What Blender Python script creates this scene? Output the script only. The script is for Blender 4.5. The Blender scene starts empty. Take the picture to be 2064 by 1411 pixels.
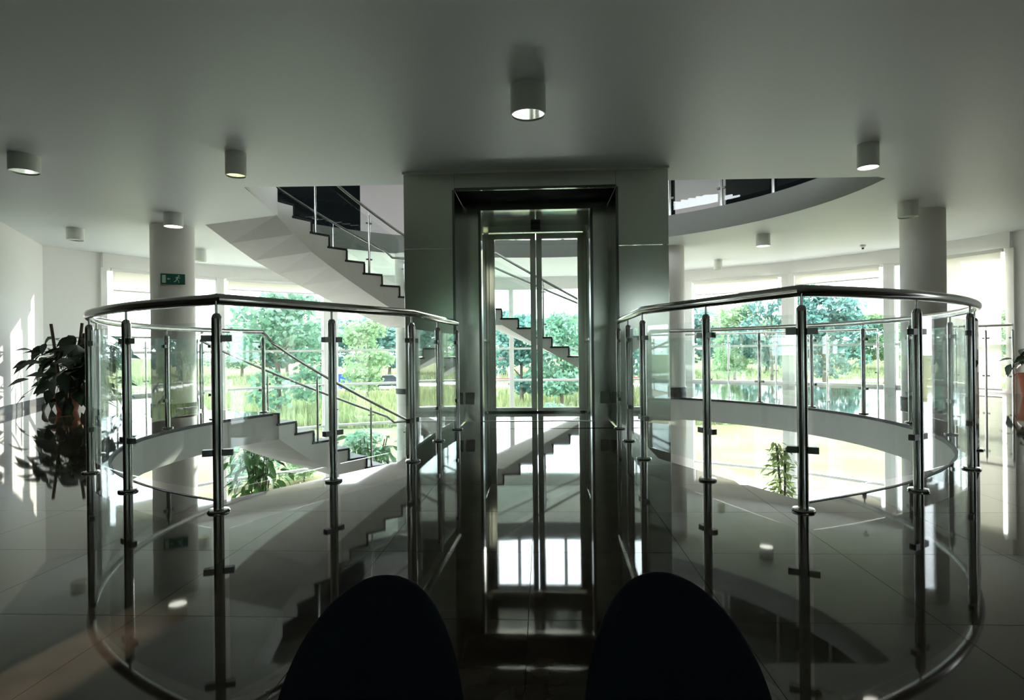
import bpy, bmesh, math, random
from mathutils import Vector, Matrix
from mathutils.geometry import tessellate_polygon
random.seed(7)
PI = math.pi
sc = bpy.context.scene
COL = sc.collection
R = math.radians

# ------------------------------------------------------------------ camera
EYE = 0.8076
ROLL, PITCH, FPX = 0.01121, -0.00105, 1217.6
cam_d = bpy.data.cameras.new('camera'); cam = bpy.data.objects.new('camera', cam_d); COL.objects.link(cam)
cam_d.sensor_fit = 'HORIZONTAL'; cam_d.sensor_width = 36.0; cam_d.lens = FPX/2064*36.0
cam_d.clip_start = 0.05; cam_d.clip_end = 600
fw = Vector((0, math.cos(PITCH), math.sin(PITCH))); upv = Vector((0, -math.sin(PITCH), math.cos(PITCH))); rt = Vector((1, 0, 0))
cr, sr = math.cos(ROLL), math.sin(ROLL)
cx_ = rt*cr - upv*sr; cy_ = rt*sr + upv*cr
m3 = Matrix((cx_, cy_, -fw)).transposed()
cam.matrix_world = Matrix.Translation((0, 0, EYE)) @ m3.to_4x4()
sc.camera = cam

# ------------------------------------------------------------------ world, sun, exposure
SKY_STRENGTH = 3.0
SUN_STRENGTH = 4.0
sc.view_settings.view_transform = 'Standard'
sc.view_settings.look = 'None'
sc.view_settings.exposure = 1.9
sc.view_settings.gamma = 1.0
sc.view_settings.use_curve_mapping = False
sc.cycles.transparent_max_bounces = 40
sc.cycles.max_bounces = 14
sc.cycles.glossy_bounces = 6
sc.cycles.diffuse_bounces = 7
sc.cycles.transmission_bounces = 8
sc.cycles.sample_clamp_indirect = 6.0
w = bpy.data.worlds.new('sky'); sc.world = w; w.use_nodes = True
bg = w.node_tree.nodes['Background']
bg.inputs[0].default_value = (0.86, 0.94, 1.0, 1); bg.inputs[1].default_value = SKY_STRENGTH
sun_d = bpy.data.lights.new('sun', 'SUN'); sun = bpy.data.objects.new('sun', sun_d); COL.objects.link(sun)
sun_d.energy = SUN_STRENGTH; sun_d.angle = R(0.6); sun_d.color = (1.0, 0.93, 0.80)
sdir = Vector((-0.20, -0.95, -0.28)).normalized()
sun.rotation_euler = sdir.to_track_quat('-Z', 'Y').to_euler()

# ------------------------------------------------------------------ materials
def mat(name, col, rough=0.5, metal=0.0, spec=0.5, ior=1.5, noise=None, bump=None, emit=None):
    m = bpy.data.materials.new(name); m.use_nodes = True
    nt = m.node_tree; b = nt.nodes['Principled BSDF']
    b.inputs['Base Color'].default_value = (*col, 1); b.inputs['Roughness'].default_value = rough
    b.inputs['Metallic'].default_value = metal; b.inputs['IOR'].default_value = ior
    b.inputs['Specular IOR Level'].default_value = spec
    if noise:                                           # (scale, amount, second colour)
        tc = nt.nodes.new('ShaderNodeTexCoord'); n = nt.nodes.new('ShaderNodeTexNoise'); r = nt.nodes.new('ShaderNodeValToRGB')
        n.inputs['Scale'].default_value = noise[0]; n.inputs['Detail'].default_value = 6
        nt.links.new(tc.outputs['Object'], n.inputs['Vector']); nt.links.new(n.outputs['Fac'], r.inputs['Fac'])
        r.color_ramp.elements[0].position = 0.5-noise[1]; r.color_ramp.elements[1].position = 0.5+noise[1]
        r.color_ramp.elements[0].color = (*col, 1); r.color_ramp.elements[1].color = (*noise[2], 1)
        nt.links.new(r.outputs['Color'], b.inputs['Base Color'])
    if bump:                                            # (scale, strength)
        tc2 = nt.nodes.new('ShaderNodeTexCoord'); n2 = nt.nodes.new('ShaderNodeTexNoise'); bp = nt.nodes.new('ShaderNodeBump')
        n2.inputs['Scale'].default_value = bump[0]; bp.inputs['Strength'].default_value = bump[1]; bp.inputs['Distance'].default_value = 0.01
        nt.links.new(tc2.outputs['Object'], n2.inputs['Vector']); nt.links.new(n2.outputs['Fac'], bp.inputs['Height'])
        nt.links.new(bp.outputs['Normal'], b.inputs['Normal'])
    if emit:
        b.inputs['Emission Color'].default_value = (*emit[0], 1); b.inputs['Emission Strength'].default_value = emit[1]
    return m
def glass_mat(name, tint, refl=1.0, haze=0.0):
    m = bpy.data.materials.new(name); m.use_nodes = True; nt = m.node_tree
    nt.nodes.clear()
    out = nt.nodes.new('ShaderNodeOutputMaterial'); tr = nt.nodes.new('ShaderNodeBsdfTransparent'); gl = nt.nodes.new('ShaderNodeBsdfGlossy')
    fr = nt.nodes.new('ShaderNodeFresnel'); mx = nt.nodes.new('ShaderNodeMixShader'); mu = nt.nodes.new('ShaderNodeMath'); mu.operation = 'MULTIPLY'
    tr.inputs[0].default_value = (*tint, 1); gl.inputs['Roughness'].default_value = 0.0; gl.inputs[0].default_value = (1, 1, 1, 1)
    mu.inputs[1].default_value = refl
    # the pane is a thin sheet: both of its faces mirror like the outer one
    ge = nt.nodes.new('ShaderNodeNewGeometry'); io = nt.nodes.new('ShaderNodeMapRange')
    io.inputs['To Min'].default_value = 1.45; io.inputs['To Max'].default_value = 1/1.45
    nt.links.new(ge.outputs['Backfacing'], io.inputs['Value']); nt.links.new(io.outputs[0], fr.inputs[0])
    nt.links.new(fr.outputs[0], mu.inputs[0]); nt.links.new(mu.outputs[0], mx.inputs[0])
    nt.links.new(tr.outputs[0], mx.inputs[1]); nt.links.new(gl.outputs[0], mx.inputs[2]); nt.links.new(mx.outputs[0], out.inputs[0])
    return m
def leaf_mat(name, c1, c2, trans=0.4, rough=0.5):
    m = bpy.data.materials.new(name); m.use_nodes = True; nt = m.node_tree
    b = nt.nodes['Principled BSDF']; out = nt.nodes['Material Output']
    tl = nt.nodes.new('ShaderNodeBsdfTranslucent'); mx = nt.nodes.new('ShaderNodeMixShader'); mx.inputs[0].default_value = trans
    g = nt.nodes.new('ShaderNodeNewGeometry'); r = nt.nodes.new('ShaderNodeValToRGB')
    r.color_ramp.elements[0].color = (*c1, 1); r.color_ramp.elements[1].color = (*c2, 1)
    nt.links.new(g.outputs['Random Per Island'], r.inputs[0])
    nt.links.new(r.outputs[0], b.inputs['Base Color']); nt.links.new(r.outputs[0], tl.inputs[0])
    b.inputs['Roughness'].default_value = rough
    nt.links.new(b.outputs[0], mx.inputs[1]); nt.links.new(tl.outputs[0], mx.inputs[2]); nt.links.new(mx.outputs[0], out.inputs[0])
    return m
M = {}
M['granite'] = mat('polished_granite', (0.036, 0.025, 0.019), 0.035, ior=1.58, noise=(9, 0.16, (0.066, 0.045, 0.034)))
M['grout'] = mat('dark_grout', (0.012, 0.011, 0.010), 0.6)
M['ceiling'] = mat('white_ceiling_paint', (0.67, 0.715, 0.715), 0.45, bump=(3, 0.05))
M['wall'] = mat('white_wall_paint', (0.80, 0.79, 0.77), 0.7, bump=(25, 0.04))
M['plaster'] = mat('white_plaster', (0.72, 0.71, 0.68), 0.6, bump=(30, 0.05))
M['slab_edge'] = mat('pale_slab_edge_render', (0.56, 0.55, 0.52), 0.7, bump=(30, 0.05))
M['slab_edge_shaded'] = mat('shaded_slab_edge_render', (0.20, 0.20, 0.18), 0.7, bump=(30, 0.05))  # darker copy of the slab edge render: upper edge's shade put into colour
M['column'] = mat('column_paint', (0.74, 0.72, 0.68), 0.6, bump=(30, 0.04))
M['steel'] = mat('polished_steel', (0.55, 0.55, 0.53), 0.16, 1.0)
M['steel_dark'] = mat('dark_steel', (0.16, 0.16, 0.155), 0.3, 1.0)
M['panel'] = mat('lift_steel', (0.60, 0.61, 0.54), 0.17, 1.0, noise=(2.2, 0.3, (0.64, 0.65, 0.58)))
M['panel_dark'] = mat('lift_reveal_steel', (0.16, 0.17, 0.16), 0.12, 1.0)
M['frame_steel'] = mat('lift_frame_steel', (0.64, 0.65, 0.57), 0.2, 1.0)
M['black'] = mat('black_plastic', (0.01, 0.01, 0.011), 0.4)
M['matte_black'] = mat('matte_black_lining', (0.006, 0.008, 0.008), 0.95, spec=0.05)
M['strip'] = mat('pale_metal_strip', (0.72, 0.74, 0.68), 0.5)
M['pane'] = glass_mat('window_glass', (0.97, 0.99, 0.985), 0.8)
M['rail_glass'] = glass_mat('railing_glass', (0.955, 0.985, 0.975), 1.0)
M['frame'] = mat('white_window_frame', (0.80, 0.80, 0.78), 0.4)
M['blind'] = leaf_mat('cream_blind', (0.84, 0.82, 0.76), (0.84, 0.82, 0.76), 0.5, 0.8)
M['base'] = mat('dark_baseboard', (0.022, 0.024, 0.027), 0.5, spec=0.3)
M['lamp'] = mat('lamp_white', (0.78, 0.79, 0.74), 0.4)
M['lamp_on'] = mat('lamp_diffuser_lit', (0.9, 0.9, 0.85), 0.4, emit=((1.0, 0.97, 0.85), 1.3))
M['lamp_off'] = mat('lamp_reflector', (0.75, 0.80, 0.70), 0.08, 1.0)
M['navy_wall'] = mat('dark_upper_wall', (0.006, 0.008, 0.010), 0.7, spec=0.15)
M['pink_wall'] = mat('pinkish_upper_wall', (0.86, 0.77, 0.76), 0.7)
M['navy_fabric'] = mat('navy_fabric', (0.013, 0.022, 0.034), 0.95, spec=0.1, bump=(180, 0.25))
M['sign'] = mat('exit_sign_green', (0.0, 0.10, 0.07), 0.4)
M['sign_white'] = mat('exit_sign_white', (0.45, 0.62, 0.52), 0.5)
M['terracotta'] = mat('terracotta', (0.30, 0.085, 0.040), 0.8, bump=(40, 0.1))
M['soil'] = mat('potting_soil', (0.03, 0.02, 0.014), 0.95)
M['dark_leaf'] = leaf_mat('dark_glossy_leaf', (0.005, 0.016, 0.009), (0.014, 0.036, 0.015), 0.12, 0.6)
M['ficus_leaf'] = leaf_mat('ficus_leaf', (0.012, 0.055, 0.014), (0.05, 0.15, 0.028), 0.3, 0.4)
M['pale_leaf'] = leaf_mat('pale_leaf', (0.10, 0.20, 0.06), (0.30, 0.36, 0.12), 0.4, 0.5)
M['stem'] = mat('plant_stem', (0.05, 0.05, 0.02), 0.8)
M['bark'] = mat('bark', (0.08, 0.06, 0.045), 0.9, bump=(12, 0.4))
M['tree_leaf'] = leaf_mat('tree_leaf', (0.08, 0.19, 0.13), (0.17, 0.31, 0.19), 0.4, 0.6)  # pale teal in the three leaf tones stands in for distance haze
M['tree_leaf_b'] = leaf_mat('tree_leaf_haze_blue', (0.06, 0.17, 0.16), (0.13, 0.27, 0.22), 0.4, 0.6)
M['tree_leaf_c'] = leaf_mat('tree_leaf_light', (0.15, 0.27, 0.13), (0.27, 0.39, 0.20), 0.45, 0.6)
M['lawn'] = mat('mown_lawn', (0.13, 0.135, 0.065), 1.0, spec=0.0, noise=(0.25, 0.2, (0.20, 0.192, 0.125)), bump=(8, 0.4))
M['meadow'] = leaf_mat('meadow_grass', (0.12, 0.17, 0.07), (0.25, 0.27, 0.13), 0.4, 0.8)
M['path'] = mat('pale_paving', (0.68, 0.61, 0.58), 1.0, spec=0.0, noise=(2, 0.2, (0.72, 0.65, 0.62)))  # tone raised and warmed so the ring bounces light; the road shares it
M['rear_paint'] = mat('grey_wall_paint', (0.26, 0.28, 0.25), 0.7)
M['absorbing_wall'] = mat('light_absorbing_wall', (0.05, 0.035, 0.028), 0.5, noise=(3, 0.3, (0.07, 0.05, 0.038)))  # invented dark finish on unseen near walls, cuts light bouncing indoors
M['lower_floor'] = mat('lower_floor_stone', (0.09, 0.085, 0.08), 0.15, noise=(6, 0.2, (0.12, 0.115, 0.11)))
M['car_paint'] = mat('dark_car_paint', (0.02, 0.025, 0.04), 0.2)
M['blue_paint'] = mat('blue_paint', (0.02, 0.07, 0.35), 0.35)
M['red_paint'] = mat('red_paint', (0.40, 0.05, 0.05), 0.5)
M['white_paint'] = mat('white_paint', (0.75, 0.75, 0.73), 0.5)
M['tyre'] = mat('tyre_rubber', (0.015, 0.015, 0.015), 0.8)
M['car_glass'] = mat('car_window_glass', (0.02, 0.03, 0.035), 0.05)

# ------------------------------------------------------------------ mesh helpers
class MB:
    def __init__(s): s.v = []; s.f = []
    def add(s, vs, fs):
        o = len(s.v); s.v += [tuple(p) for p in vs]; s.f += [tuple(i+o for i in q) for q in fs]; return s
    def box(s, c, size, rz=0.0, mtx=None):
        hx, hy, hz = size[0]/2, size[1]/2, size[2]/2
        vs = [Vector((x, y, z)) for x in (-hx, hx) for y in (-hy, hy) for z in (-hz, hz)]
        if rz: vs = [Matrix.Rotation(rz, 3, 'Z') @ q for q in vs]
        if mtx: vs = [mtx @ q for q in vs]
        vs = [q+Vector(c) for q in vs]
        return s.add(vs, [(0,1,3,2),(4,6,7,5),(0,4,5,1),(2,3,7,6),(0,2,6,4),(1,5,7,3)])
    def tube(s, pts, r, n=10, caps=True, rs=None):
        pts = [Vector(q) for q in pts]; k = len(pts); rings = []
        for i, q in enumerate(pts):
            a = pts[max(i-1, 0)]; b = pts[min(i+1, k-1)]; t = (b-a).normalized()
            ref = Vector((0,0,1)) if abs(t.z) < 0.95 else Vector((1,0,0))
            u = t.cross(ref).normalized(); v = t.cross(u)
            # mitre so that kinks keep their thickness
            if 0 < i < k-1:
                d = (pts[i]-a).normalized().dot(t); g = 1/max(d, 0.5)
            else: g = 1
            rr = rs[i] if rs else r
            rings.append([q + u*rr*g*math.cos(2*PI*j/n) + v*rr*math.sin(2*PI*j/n) for j in range(n)])
        vs = [p for rg in rings for p in rg]; fs = []
        for i in range(k-1):
            for j in range(n):
                fs.append((i*n+j, i*n+(j+1) % n, (i+1)*n+(j+1) % n, (i+1)*n+j))
        if caps: fs.append(tuple(range(n-1, -1, -1))); fs.append(tuple((k-1)*n+j for j in range(n)))
        return s.add(vs, fs)
    def lathe(s, prof, n=24, c=(0,0,0), closed=True):
        vs = [(c[0]+r*math.cos(2*PI*j/n), c[1]+r*math.sin(2*PI*j/n), c[2]+z) for r, z in prof for j in range(n)]
        k = len(prof); fs = [(i*n+j, i*n+(j+1) % n, (i+1)*n+(j+1) % n, (i+1)*n+j) for i in range(k-1) for j in range(n)]
        if closed: fs.append(tuple(range(n-1, -1, -1))); fs.append(tuple((k-1)*n+j for j in range(n)))
        return s.add(vs, fs)
    def strip(s, pts, z0s, z1s, th):
        """upright sheet of thickness th following pts (x,y)"""
        k = len(pts); vs = []
        for i, q in enumerate(pts):
            a = Vector(pts[max(i-1,0)][:2]); b = Vector(pts[min(i+1,k-1)][:2]); t = (b-a).normalized(); nr = Vector((-t.y, t.x))*th/2
            for sg, z in ((1, z0s[i]), (1, z1s[i]), (-1, z1s[i]), (-1, z0s[i])):
                vs.append((q[0]+nr.x*sg, q[1]+nr.y*sg, z))
        fs = []
        for i in range(k-1):
            for j in range(4):
                fs.append((i*4+j, (i+1)*4+j, (i+1)*4+(j+1) % 4, i*4+(j+1) % 4))
        fs.append((3,2,1,0)); o = (k-1)*4; fs.append((o,o+1,o+2,o+3))
        return s.add(vs, fs)
    def prism(s, poly, z0, z1):
        n = len(poly); vs = [(p[0], p[1], z0) for p in poly]+[(p[0], p[1], z1) for p in poly]
        fs = [tuple(range(n-1,-1,-1)), tuple(range(n, 2*n))]+[(i, (i+1) % n, n+(i+1) % n, n+i) for i in range(n)]
        return s.add(vs, fs)
    def mesh(s, name, m, smooth=None):
        me = bpy.data.meshes.new(name); me.from_pydata(s.v, [], s.f)
        bm = bmesh.new(); bm.from_mesh(me); bmesh.ops.recalc_face_normals(bm, faces=bm.faces); bm.to_mesh(me); bm.free()
        if m: me.materials.append(M[m] if isinstance(m, str) else m)
        if smooth is not None:
            me.shade_smooth()
            if smooth < 180: me.set_sharp_from_angle(angle=R(smooth))
        me.update(); return me
    def build(s, name, m, parent=None, smooth=None, loc=None):
        return link(name, s.mesh(name, m, smooth), parent, loc)
def link(name, me, parent=None, loc=None, rz=0.0):
    """an object; with a parent, vertices/loc are given in world coordinates unless loc is given (then local)"""
    o = bpy.data.objects.new(name, me); COL.objects.link(o)
    if parent:
        o.parent = parent
        if loc is None:
            t = Vector((0,0,0)); q = parent
            while q: t += q.location; q = q.parent
            o.location = -t
        else: o.location = loc
    elif loc is not None: o.location = loc
    if rz: o.rotation_euler = (0,0,rz)
    return o
def tag(o, label=None, cat=None, group=None, kind=None):
    if label: o['label'] = label
    if cat: o['category'] = cat
    if group: o['group'] = group
    if kind: o['kind'] = kind
    return o
def thing(name, label, cat, loc=(0,0,0), group=None, kind=None, rz=0.0):
    o = bpy.data.objects.new(name, None); COL.objects.link(o); o.location = loc; o.empty_display_size = 0.1
    if rz: o.rotation_euler = (0,0,rz)
    return tag(o, label, cat, group, kind)
def copy_tree(o, parent=None):
    c = o.copy(); COL.objects.link(c)
    if parent: c.parent = parent
    for ch in [x for x in COL.objects if x.parent == o]: copy_tree(ch, c)
    return c
def bevel(o, wdt=0.004, seg=2):
    b = o.modifiers.new('bevel', 'BEVEL'); b.width = wdt; b.segments = seg; b.limit_method = 'ANGLE'; return o

# ------------------------------------------------------------------ plan of the building (metres)
C = Vector((0.139, 6.776))                 # centre of the round opening
S = Vector((0.56, 6.37)); RIN, ROUT = 4.01, 5.35   # the winding stair
RF = 8.55                                  # facade radius
CEIL, SLAB, STOREY = 2.62, 0.35, 2.97
def pc(a, r=RF, c=C): return (c.x+r*math.cos(R(a)), c.y+r*math.sin(R(a)))
def arc(a0, a1, r, c=C, n=24): return [pc(a0+(a1-a0)*i/n, r if not callable(r) else r(a0+(a1-a0)*i/n), c) for i in range(n+1)]
def px_angle(px):
    """plan angle on the facade circle met by the view line of image column px"""
    k = (px-1032)/FPX
    a = k*k+1; b = -2*(k*C.x+C.y); c = C.x**2+C.y**2-RF**2
    d = (-b+math.sqrt(b*b-4*a*c))/(2*a)
    return math.degrees(math.atan2(d-C.y, k*d-C.x))
def left_r(a):                             # left railing line draws in towards the stair
    return 4.026 if a > 222 else 4.026-(222-a)/(222-158)*0.27
OUT = arc(-15, 155, RF, n=50)+[(-7.85, 10.15), (-6.5, 7.3), (-6.5, -5.0), (8.4, -5.0)]

STEP_A, STEP_B = 4.32, 4.10
def riser_angle(k): return 160.22-STEP_A*k if k <= 9 else 100.4-STEP_B*(k-10)
RISE = STOREY/18
A1, A18 = riser_angle(1), riser_angle(18)

void = [(1.18, 6.15), (1.12, 5.25), (1.06, 4.40), (1.52, 3.12)]
void += arc(-67.5, 55, 3.90, n=26)
void += [pc(A18, RIN, S), pc(A18, ROUT, S)]
void += arc(66.6, 140, RF-0.12, n=22)
void += [pc(A1, ROUT, S), pc(A1, RIN, S)]
def rim_l(a):
    t = [(159.1, 3.475), (168, 3.58), (177, 3.67), (195, 3.83), (222, 3.90), (250, 3.90)]
    for (x0, y0), (x1, y1) in zip(t, t[1:]):
        if a <= x1: return y0+(y1-y0)*(a-x0)/(x1-x0)
    return 3.90
void += arc(160.6, 243.5, rim_l, n=22)
void += [(-0.83, 4.40), (-0.77, 5.37), (-0.68, 6.15)]
hole_up = [(-2.92, 6.64), (3.95, 6.50)] + arc(-3, 55, 3.95, n=16) + [pc(A18, RIN, S)] + arc(A18, A1, lambda a: 5.6 if a < 120 else 5.6-(a-120)/(A1-120)*0.24, S, n=22) + [pc(A1, RIN, S)]

def slab(name, outer, hole, z0, z1, m_top, m_bot=None, m_side=None):
    loops = [[Vector((x, y, 0)) for x, y in outer]]
    if hole: loops.append([Vector((x, y, 0)) for x, y in hole])
    tris = tessellate_polygon(loops); pts = [p for l in loops for p in l]; n = len(pts)
    vs = [(p.x, p.y, z0) for p in pts]+[(p.x, p.y, z1) for p in pts]
    fs = [tuple(t) for t in tris]+[tuple(i+n for i in t) for t in tris]; nt = len(tris)
    o = 0; sides = 0
    for l in loops:
        for i in range(len(l)):
            a, b = o+i, o+(i+1) % len(l); fs.append((a, b, b+n, a+n)); sides += 1
        o += len(l)
    me = bpy.data.meshes.new(name); me.from_pydata(vs, [], fs)
    for k in (m_bot or m_top, m_top, m_side or m_top): me.materials.append(M[k])
    for i, p in enumerate(me.polygons): p.material_index = 0 if i < nt else (1 if i < 2*nt else 2)
    bm = bmesh.new(); bm.from_mesh(me); bmesh.ops.recalc_face_normals(bm, faces=bm.faces); bm.to_mesh(me); bm.free()
    return link(name, me)

iv = void.index(pc(A18, ROUT, S)); jv = void.index(pc(A1, ROUT, S))
FLOOR_OUT = arc(-15, 66.6, RF, n=24)+void[iv::-1]+void[:jv-1:-1]+arc(140, 155, RF, n=5)+OUT[-4:]
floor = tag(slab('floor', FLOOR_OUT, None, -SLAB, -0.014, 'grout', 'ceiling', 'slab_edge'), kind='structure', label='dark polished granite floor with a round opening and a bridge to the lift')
ceiling = tag(slab('ceiling', OUT, hole_up, CEIL, STOREY, 'granite', 'ceiling', 'slab_edge_shaded'), kind='structure', label='smooth white ceiling with a half round stair opening')
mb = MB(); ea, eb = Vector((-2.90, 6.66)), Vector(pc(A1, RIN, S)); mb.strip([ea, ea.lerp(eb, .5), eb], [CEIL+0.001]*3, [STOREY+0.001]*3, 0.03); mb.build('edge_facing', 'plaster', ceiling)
tag(slab('floor_lower', OUT, None, -STOREY-0.2, -STOREY, 'lower_floor'), kind='structure', label='pale stone floor of the storey below')
tag(slab('ceiling_upper', OUT, None, STOREY+CEIL, STOREY+CEIL+0.3, 'ceiling'), kind='structure', label='ceiling of the storey above')

# ---- granite tiles: cut from the floor outline, one object each
TILE, JOINT, TILT = 0.60, 0.0010, -0.05
def build_tiles():
    loops = [[Vector((x, y, 0)) for x, y in FLOOR_OUT]]
    tris = tessellate_polygon(loops); pts = [p for l in loops for p in l]
    ex = Vector((math.cos(TILT), math.sin(TILT), 0)); ey = Vector((-math.sin(TILT), math.cos(TILT), 0)); o0 = Vector((0.10, 3.0, 0))
    base = bmesh.new()
    vv = [base.verts.new(p) for p in pts]
    for t in tris:
        try: base.faces.new([vv[i] for i in t])
        except ValueError: pass
    bme = bpy.data.meshes.new('t'); base.to_mesh(bme); base.free()
    # columns first, then rows, so each cut works on a small mesh
    cells = []
    for i in range(-14, 17):
        bc = bmesh.new(); bc.from_mesh(bme)
        for sgn, k in ((-1, i), (1, i+1)):
            pl = o0+ex*(k*TILE) - ex*(JOINT*sgn)
            bmesh.ops.bisect_plane(bc, geom=bc.verts[:]+bc.edges[:]+bc.faces[:], plane_co=pl, plane_no=ex*sgn, clear_outer=True)
        if not bc.faces: bc.free(); continue
        cme = bpy.data.meshes.new('c'); bc.to_mesh(cme); bc.free()
        for j in range(-14, 22):
            b = bmesh.new(); b.from_mesh(cme)
            for sgn, k in ((-1, j), (1, j+1)):
                pl = o0+ey*(k*TILE) - ey*(JOINT*sgn)
                bmesh.ops.bisect_plane(b, geom=b.verts[:]+b.edges[:]+b.faces[:], plane_co=pl, plane_no=ey*sgn, clear_outer=True)
            if b.faces and sum(f.calc_area() for f in b.faces) > 0.002:
                bmesh.ops.dissolve_limit(b, angle_limit=0.01, verts=b.verts[:], edges=b.edges[:])
                r = bmesh.ops.extrude_face_region(b, geom=b.faces[:])
                for q in r['geom']:
                    if isinstance(q, bmesh.types.BMVert): q.co.z = 0.0
                for q in b.verts:
                    if q.co.z > -1e-6 and q not in r['geom']: q.co.z = -0.014
                c = o0+ex*((i+.5)*TILE)+ey*((j+.5)*TILE)
                d = c.y
                vis = d > 1.2 and abs(c.x)/max(d, .1) < 0.93
                cells.append((0 if vis else 1, c.length, b))
            else: b.free()
        bpy.data.meshes.remove(cme)
    cells.sort(key=lambda q: q[:2])
    rest = bmesh.new()
    for n, (_, _, b) in enumerate(cells):
        me = bpy.data.meshes.new('floor_tile')
        bmesh.ops.recalc_face_normals(b, faces=b.faces); b.to_mesh(me); b.free()
        if n < 300:
            me.materials.append(M['granite']); link('floor_tile', me, floor)
        else: rest.from_mesh(me); bpy.data.meshes.remove(me)
    me = bpy.data.meshes.new('floor_tile'); rest.to_mesh(me); rest.free(); me.materials.append(M['granite'])
    tag(link('floor_tiles_far', me, floor), kind='stuff')
build_tiles()

# thin dark nosing round the edge of the opening is a part of the floor
mb = MB(); e = [(p[0], p[1]) for p in void[3:31]]
mb.strip(e, [-0.03]*len(e), [0.003]*len(e), 0.02); mb.build('edge_trim', 'base', floor)
mb = MB(); k0 = len(void)-3-23; e = [(p[0], p[1]) for p in void[k0:len(void)-3]]
mb.strip(e, [-0.03]*len(e), [0.003]*len(e), 0.02); mb.build('edge_trim', 'base', floor)

# ------------------------------------------------------------------ walls
def wall(name, pts, z0, z1, m, th=0.2, label=None, outward=0.1):
    mb = MB(); n = len(pts)
    mb.strip(pts, [z0]*n, [z1]*n, th)
    return tag(mb.build(name, m), kind='structure', label=label)
wl = [(-7.95, 10.20), (-6.6, 7.3), (-6.6, 5.5)]
wall('wall_left', wl, -STOREY, STOREY, 'wall', 0.18, 'white wall on the left behind the big potted plant')
mb = MB(); bl = [(p[0]+0.10, p[1]-0.02) for p in wl]; mb.strip(bl, [0]*3, [0.11]*3, 0.03)
tag(mb.build('baseboard_left', 'base'), kind='structure', label='dark baseboard along the white left wall')
wall('wall_left_near', [(-6.6, 5.5), (-6.6, -5.1)], -STOREY, STOREY, 'absorbing_wall', 0.18, 'unseen wall beside the viewer on the left, darkened to absorb light')
wall('wall_right_near', [(8.5, -5.1), (8.5, 4.4)], -STOREY, STOREY, 'absorbing_wall', 0.18, 'unseen wall beside the viewer on the right, darkened to absorb light')
wall('wall_right', arc(-14, px_angle(2044), RF+0.08, n=10), -STOREY, STOREY, 'wall', 0.18, 'white wall at the right edge')
wall('wall_corner', arc(158.5, px_angle(204), RF+0.08, n=4), -STOREY, STOREY, 'wall', 0.18, 'plain white wall between left wall and first window')
# bulkhead over the windows
a_l, a_r = px_angle(204), px_angle(2044)
HEAD = 2.36
wall('trim_1', arc(a_l, a_r, RF+0.04, n=40), HEAD, CEIL, 'wall', 0.26, 'white bulkhead above the window heads')
wall('trim_2', arc(66.6, a_r, RF+0.02, n=16), -SLAB-0.27, 0.0, 'wall', 0.22, 'white slab edge at the right windows')
wall('trim_3', arc(a_l, 140, RF+0.02, n=6), -SLAB-0.27, 0.0, 'wall', 0.22, 'white slab edge at the left windows')
# rear wall behind the camera: three windows so the steel has something to mirror
def rear_wall():
    mb = MB(); ops = [(-3.3, -1.5), (0.5, 1.5), (2.3, 4.3)]; z0, z1 = 0.30, 2.20; x = -6.6
    for a, b in ops+[(8.5, None)]:
        mb.box(((x+a)/2, -5.1, 0), (a-x, 0.2, 2*STOREY)); x = b if b else x
        if b:
            mb.box(((a+b)/2, -5.1, (z1+STOREY)/2), (b-a, 0.2, STOREY-z1)); mb.box(((a+b)/2, -5.1, (z0-STOREY)/2), (b-a, 0.2, z0+STOREY))
    tag(mb.build('wall_rear', 'rear_paint'), kind='structure', label='grey wall behind the viewer with three windows')
    for i, (a, b) in enumerate(ops):
        wn = tag(thing('window_%d' % (30+i), None, None, ((a+b)/2, -5.1, z0)), kind='structure', label='window in the wall behind the viewer')
        f = MB(); hw, hh = (b-a)/2, z1-z0
        for sx in (-1, 0, 1): f.box((sx*(hw-0.03), 0, hh/2), (0.06, 0.08, hh))
        for zz in (0.03, hh-0.03): f.box((0, 0, zz), (2*hw, 0.08, 0.06))
        f.build('frame', 'frame', wn, loc=(0,0,0)); g = MB(); g.box((0, 0, hh/2), (2*hw-0.1, 0.01, hh-0.1)); g.build('pane', 'pane', wn, loc=(0,0,0))
rear_wall()

# ------------------------------------------------------------------ facade windows
WN = [0]
def window(pa, pb, rows, ml=0.10, mr=0.10, label=''):
    WN[0] += 1
    a, b = px_angle(pa), px_angle(pb)
    p, q = Vector(pc(a)), Vector(pc(b)); mid = (p+q)/2; d = (q-p); L = d.length; ang = math.atan2(d.y, d.x)
    t = thing('window_%d' % WN[0], label, None, (mid.x, mid.y, 0), kind='structure', rz=ang)
    z0, z1 = rows[0][0], rows[-1][1]
    for x, wd in ((-L/2, ml), (L/2, mr)):
        s = MB(); s.box((x, 0, (z0+z1)/2), (wd, 0.14, z1-z0)); s.build('mullion', 'frame', t, loc=(0,0,0))
    for i, (r0, r1) in enumerate(rows):
        s = MB(); s.box((0, 0, r0+0.025), (L-ml/2-mr/2, 0.10, 0.05)); s.build('transom', 'frame', t, loc=(0,0,0))
        if i == len(rows)-1 or rows[i+1][0] > r1+0.02:
            s = MB(); s.box((0, 0, r1-0.025), (L-ml/2-mr/2, 0.10, 0.05)); s.build('transom', 'frame', t, loc=(0,0,0))
        g = MB(); g.box((0, 0, (r0+r1)/2), (L-ml/2-mr/2, 0.012, r1-r0-0.06)); g.build('pane', 'pane', t, loc=(0,0,0))
    return t
FL = [(-2.95, -1.9), (-1.9, -0.62)]; UP = [(0.0, 0.80), (0.80, HEAD)]
VO = [(-2.95, -1.9), (-1.9, -0.95), (-0.95, 0.0), (0.0, 0.80), (0.80, HEAD)]
window(208, 330, FL+UP, label='window below a short cream blind left of the left column')
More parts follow.
